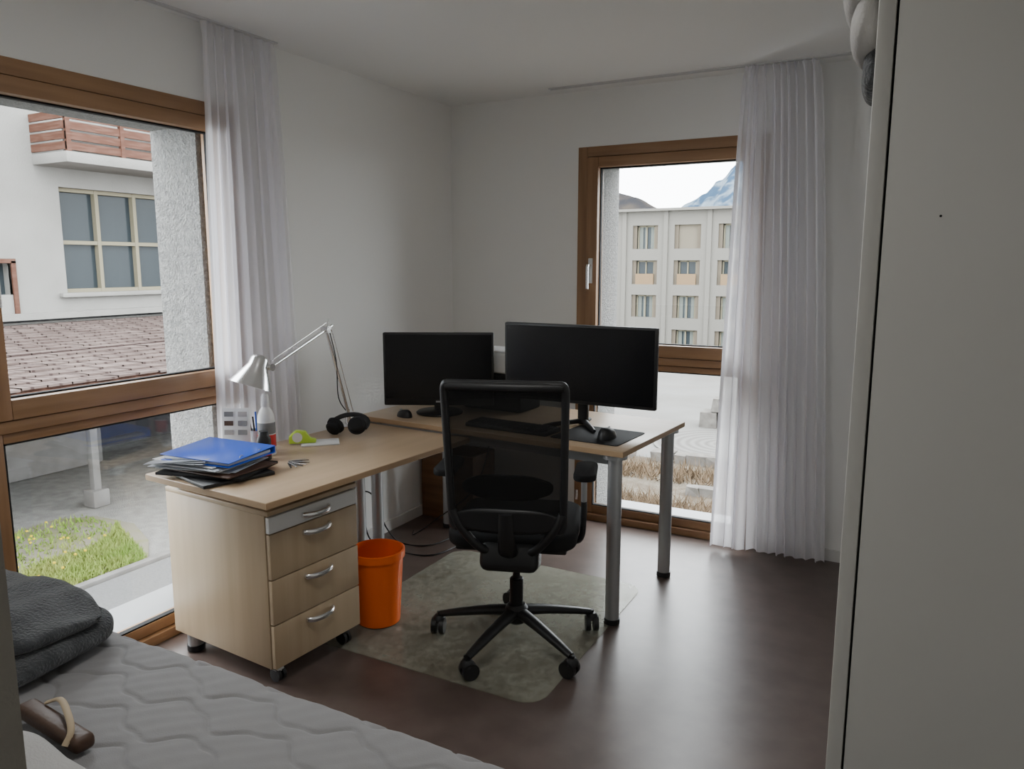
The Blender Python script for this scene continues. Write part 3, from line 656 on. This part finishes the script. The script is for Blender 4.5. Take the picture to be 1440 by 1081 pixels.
# garden terrace
M['dirt']=ext('garden_soil',(.22,.175,.13),.95,noise=(3,(.31,.27,.21),.4,.6,(1,1,1)),bump=(15,1,.1)); M['stone']=ext('stone_blocks',(.34,.32,.29),.9,noise=(5,(.24,.22,.20),.4,.6,(1,1,1)))
prism('ground_garden',[(-9.5,9),(2,9),(2,17.4),(-9.5,17.4)],-5.2,-3.1,M['dirt'])
prism('ground_terrace',[(-9.5,17.4),(2,17.4),(2,22.5),(-9.5,22.5)],-5.2,-3.12,M['plaza'])
rn=np.random.RandomState(9)
def stones(name,y,xa,xb,z,s,p=1,rows=1):
    bm=bmesh.new()
    for r0 in range(rows):
        x=xa+r0*.3
        while x<xb-r0*.6:
            w=rn.uniform(.35,.8)*s; hh=rn.uniform(.28,.40)*s
            if rn.rand()<p:
                r_=bmesh.ops.create_cube(bm,size=1); yy=y+rn.uniform(-.08,.08)
                for v in r_['verts']: v.co=Vector((x+w/2+v.co.x*w*.94+rn.uniform(-.04,.04),yy+v.co.y*.45*s+rn.uniform(-.04,.04),z+r0*.36*s+(v.co.z+.5)*hh))
            x+=w
    bmobj(bm,name,M['stone'],None,False)
stones('garden_stone_edging',21.9,-5.4,-2.6,-3.12,1.3,1,2); stones('garden_stone_edging',17.25,-9,1.5,-3.12,.8,.85); stones('garden_stone_edging',14.9,-9,1.5,-3.1,.5,.4)
M['twig']=ext('dry_shrubs',(.27,.19,.12),.9)
rn=np.random.RandomState(10)
for y0_ in (11.9,13.6,16.0):
    vs=[];fs=[]
    for i in range(3500):
        x=rn.uniform(-9,1); y=y0_+rn.uniform(-.55,.55); k=len(vs); w=.012; hh=rn.uniform(.05,.40); lx,ly=rn.randn(2)*.15; ly=max(-.3,min(.3,ly))
        vs+=[(x-w,y,-3.1),(x+w,y,-3.1),(x+lx,y+ly,-3.1+hh)]; fs.append((k,k+1,k+2))
    mesh('garden_dry_shrubs',vs,fs,M['twig'])
m=ext('ring_paving',(.30,.29,.27),.9); n,l=nt(m); w=n.new('ShaderNodeTexWave'); w.wave_type='RINGS'; w.rings_direction='Z'; w.inputs['Scale'].default_value=1.3; w.inputs['Distortion'].default_value=.3
tc=n.new('ShaderNodeTexCoord'); x=n.new('ShaderNodeMix'); x.data_type='RGBA'; x.inputs[6].default_value=(.085,.08,.075,1); x.inputs[7].default_value=(.13,.127,.12,1)
l.new(tc.outputs['Object'],w.inputs['Vector']); l.new(w.outputs['Fac'],x.inputs[0]); l.new(x.outputs[2],n['Principled BSDF'].inputs['Base Color'])
lathe('circular_paving',[(1.85,0),(1.85,.04),(0,.04)],(-4.2,19.55,-3.12),m)
def ridge(name,y,pts,mt,base,jag,seed):
    rn=np.random.RandomState(seed); xs=np.linspace(pts[0][0],pts[-1][0],300); zs=np.interp(xs,[p[0] for p in pts],[p[1] for p in pts])
    for o_ in range(6):
        f=2**o_; k_=rn.rand(2)*6; zs+=jag/f**.9*np.sin(xs/(pts[-1][0]-pts[0][0])*20*f+k_[0])
    vs=[];fs=[];rowsn=24
    for j in range(rowsn+1):
        t=j/rowsn
        for i,(x,z) in enumerate(zip(xs,zs)):
            zz=base+(z-base)*(1-t); vs.append((x+jag*2*t*math.sin(i*.31+t*6),y-t*y*.25+jag*3*math.sin(i*.23+3*t)+jag*1.5*math.sin(i*.9+9*t),zz))
    N=len(xs)
    for j in range(rowsn):
        for i in range(N-1): k=j*N+i; fs.append((k,k+1,k+N+1,k+N))
    return mesh(name,vs,fs,mt,None,True)
msnow=mat('snow_rock',(.095,.12,.145),.95,noise=(.022,(.024,.043,.070),.45,.55,(1,1,1.6)),spec=.0)
mhill=mat('hill_forest',(.018,.018,.020),.95,noise=(.05,(.035,.030,.026),.4,.6,(1,1,1)),spec=.0)
ridge('mountain_range',1500.,[(-900,90),(-560,85),(-470,95),(-430,110),(-400,132),(-380,142),(-366,164),(-350,166),(-338,184),(-318,196),(-290,206),(-250,205),(-200,230),(-150,190),(-60,190),(100,140),(500,150)],msnow,-60,3.5,2)
ridge('forested_hill',700.,[(-500,85),(-330,80),(-262,68),(-240,62),(-218,51),(-190,38),(-120,34),(0,50),(300,60)],mhill,-40,1.2,5)

# ---------------------------------------------------------------- light
w=D.worlds.new('overcast_sky'); C.scene.world=w; w.use_nodes=True; n=w.node_tree.nodes; l=w.node_tree.links
bgk=n['Background']; tc=n.new('ShaderNodeTexCoord'); sp=n.new('ShaderNodeSeparateXYZ'); cr=n.new('ShaderNodeValToRGB')
cr.color_ramp.elements[0].position=0; cr.color_ramp.elements[0].color=(.84,.87,.90,1); cr.color_ramp.elements[1].position=1; cr.color_ramp.elements[1].color=(.94,.97,1.0,1)
l.new(tc.outputs['Generated'],sp.inputs[0]); l.new(sp.outputs[2],cr.inputs[0]); l.new(cr.outputs[0],bgk.inputs[0]); bgk.inputs[1].default_value=16
def portal(name,loc,rot,sx,sy):
    la=D.lights.new(name,'AREA'); la.shape='RECTANGLE'; la.size=sx; la.size_y=sy; la.cycles.is_portal=True
    o=D.objects.new(name,la); o.location=loc; o.rotation_euler=rot; link(o)
portal('portal_left',(-2.72,1.815,1.05),(0,-math.pi/2,0),2.1,.95)
portal('portal_back',(-1.23,4.18,1.05),(-math.pi/2,0,0),.9,2.1)
def fill_lamp(loc,r,W):  # unseen fill fixture, added only to brighten the interior
    e=empty('fill_lamp',loc); lathe('housing',[(0,0),(r+.02,0),(r+.02,-.05),(r+.005,-.052),(r,-.03),(0,-.03)],(0,0,-.001),M['white'],e)
    la=D.lights.new('fill_light','AREA'); la.shape='DISK'; la.size=2*r; la.energy=W; la.color=(1,.985,.95)
    o=D.objects.new('fill_light',la); o.location=(0,0,-.04); link(o,e)
fill_lamp((-.95,1.15,H),.28,11.0)  # added fill over the bed side, out of frame
fill_lamp((-.1,-.6,H),.22,2.2)  # added fill in the hall behind the camera

cam=D.cameras.new('camera'); cam.sensor_width=36; cam.lens=36*1069/1440; cam.clip_end=5000; cam.clip_start=.02
co=D.objects.new('camera',cam); co.location=(0,0,1.5); co.rotation_euler=(math.radians(90-8.9),0,math.radians(28.2)); link(co); C.scene.camera=co
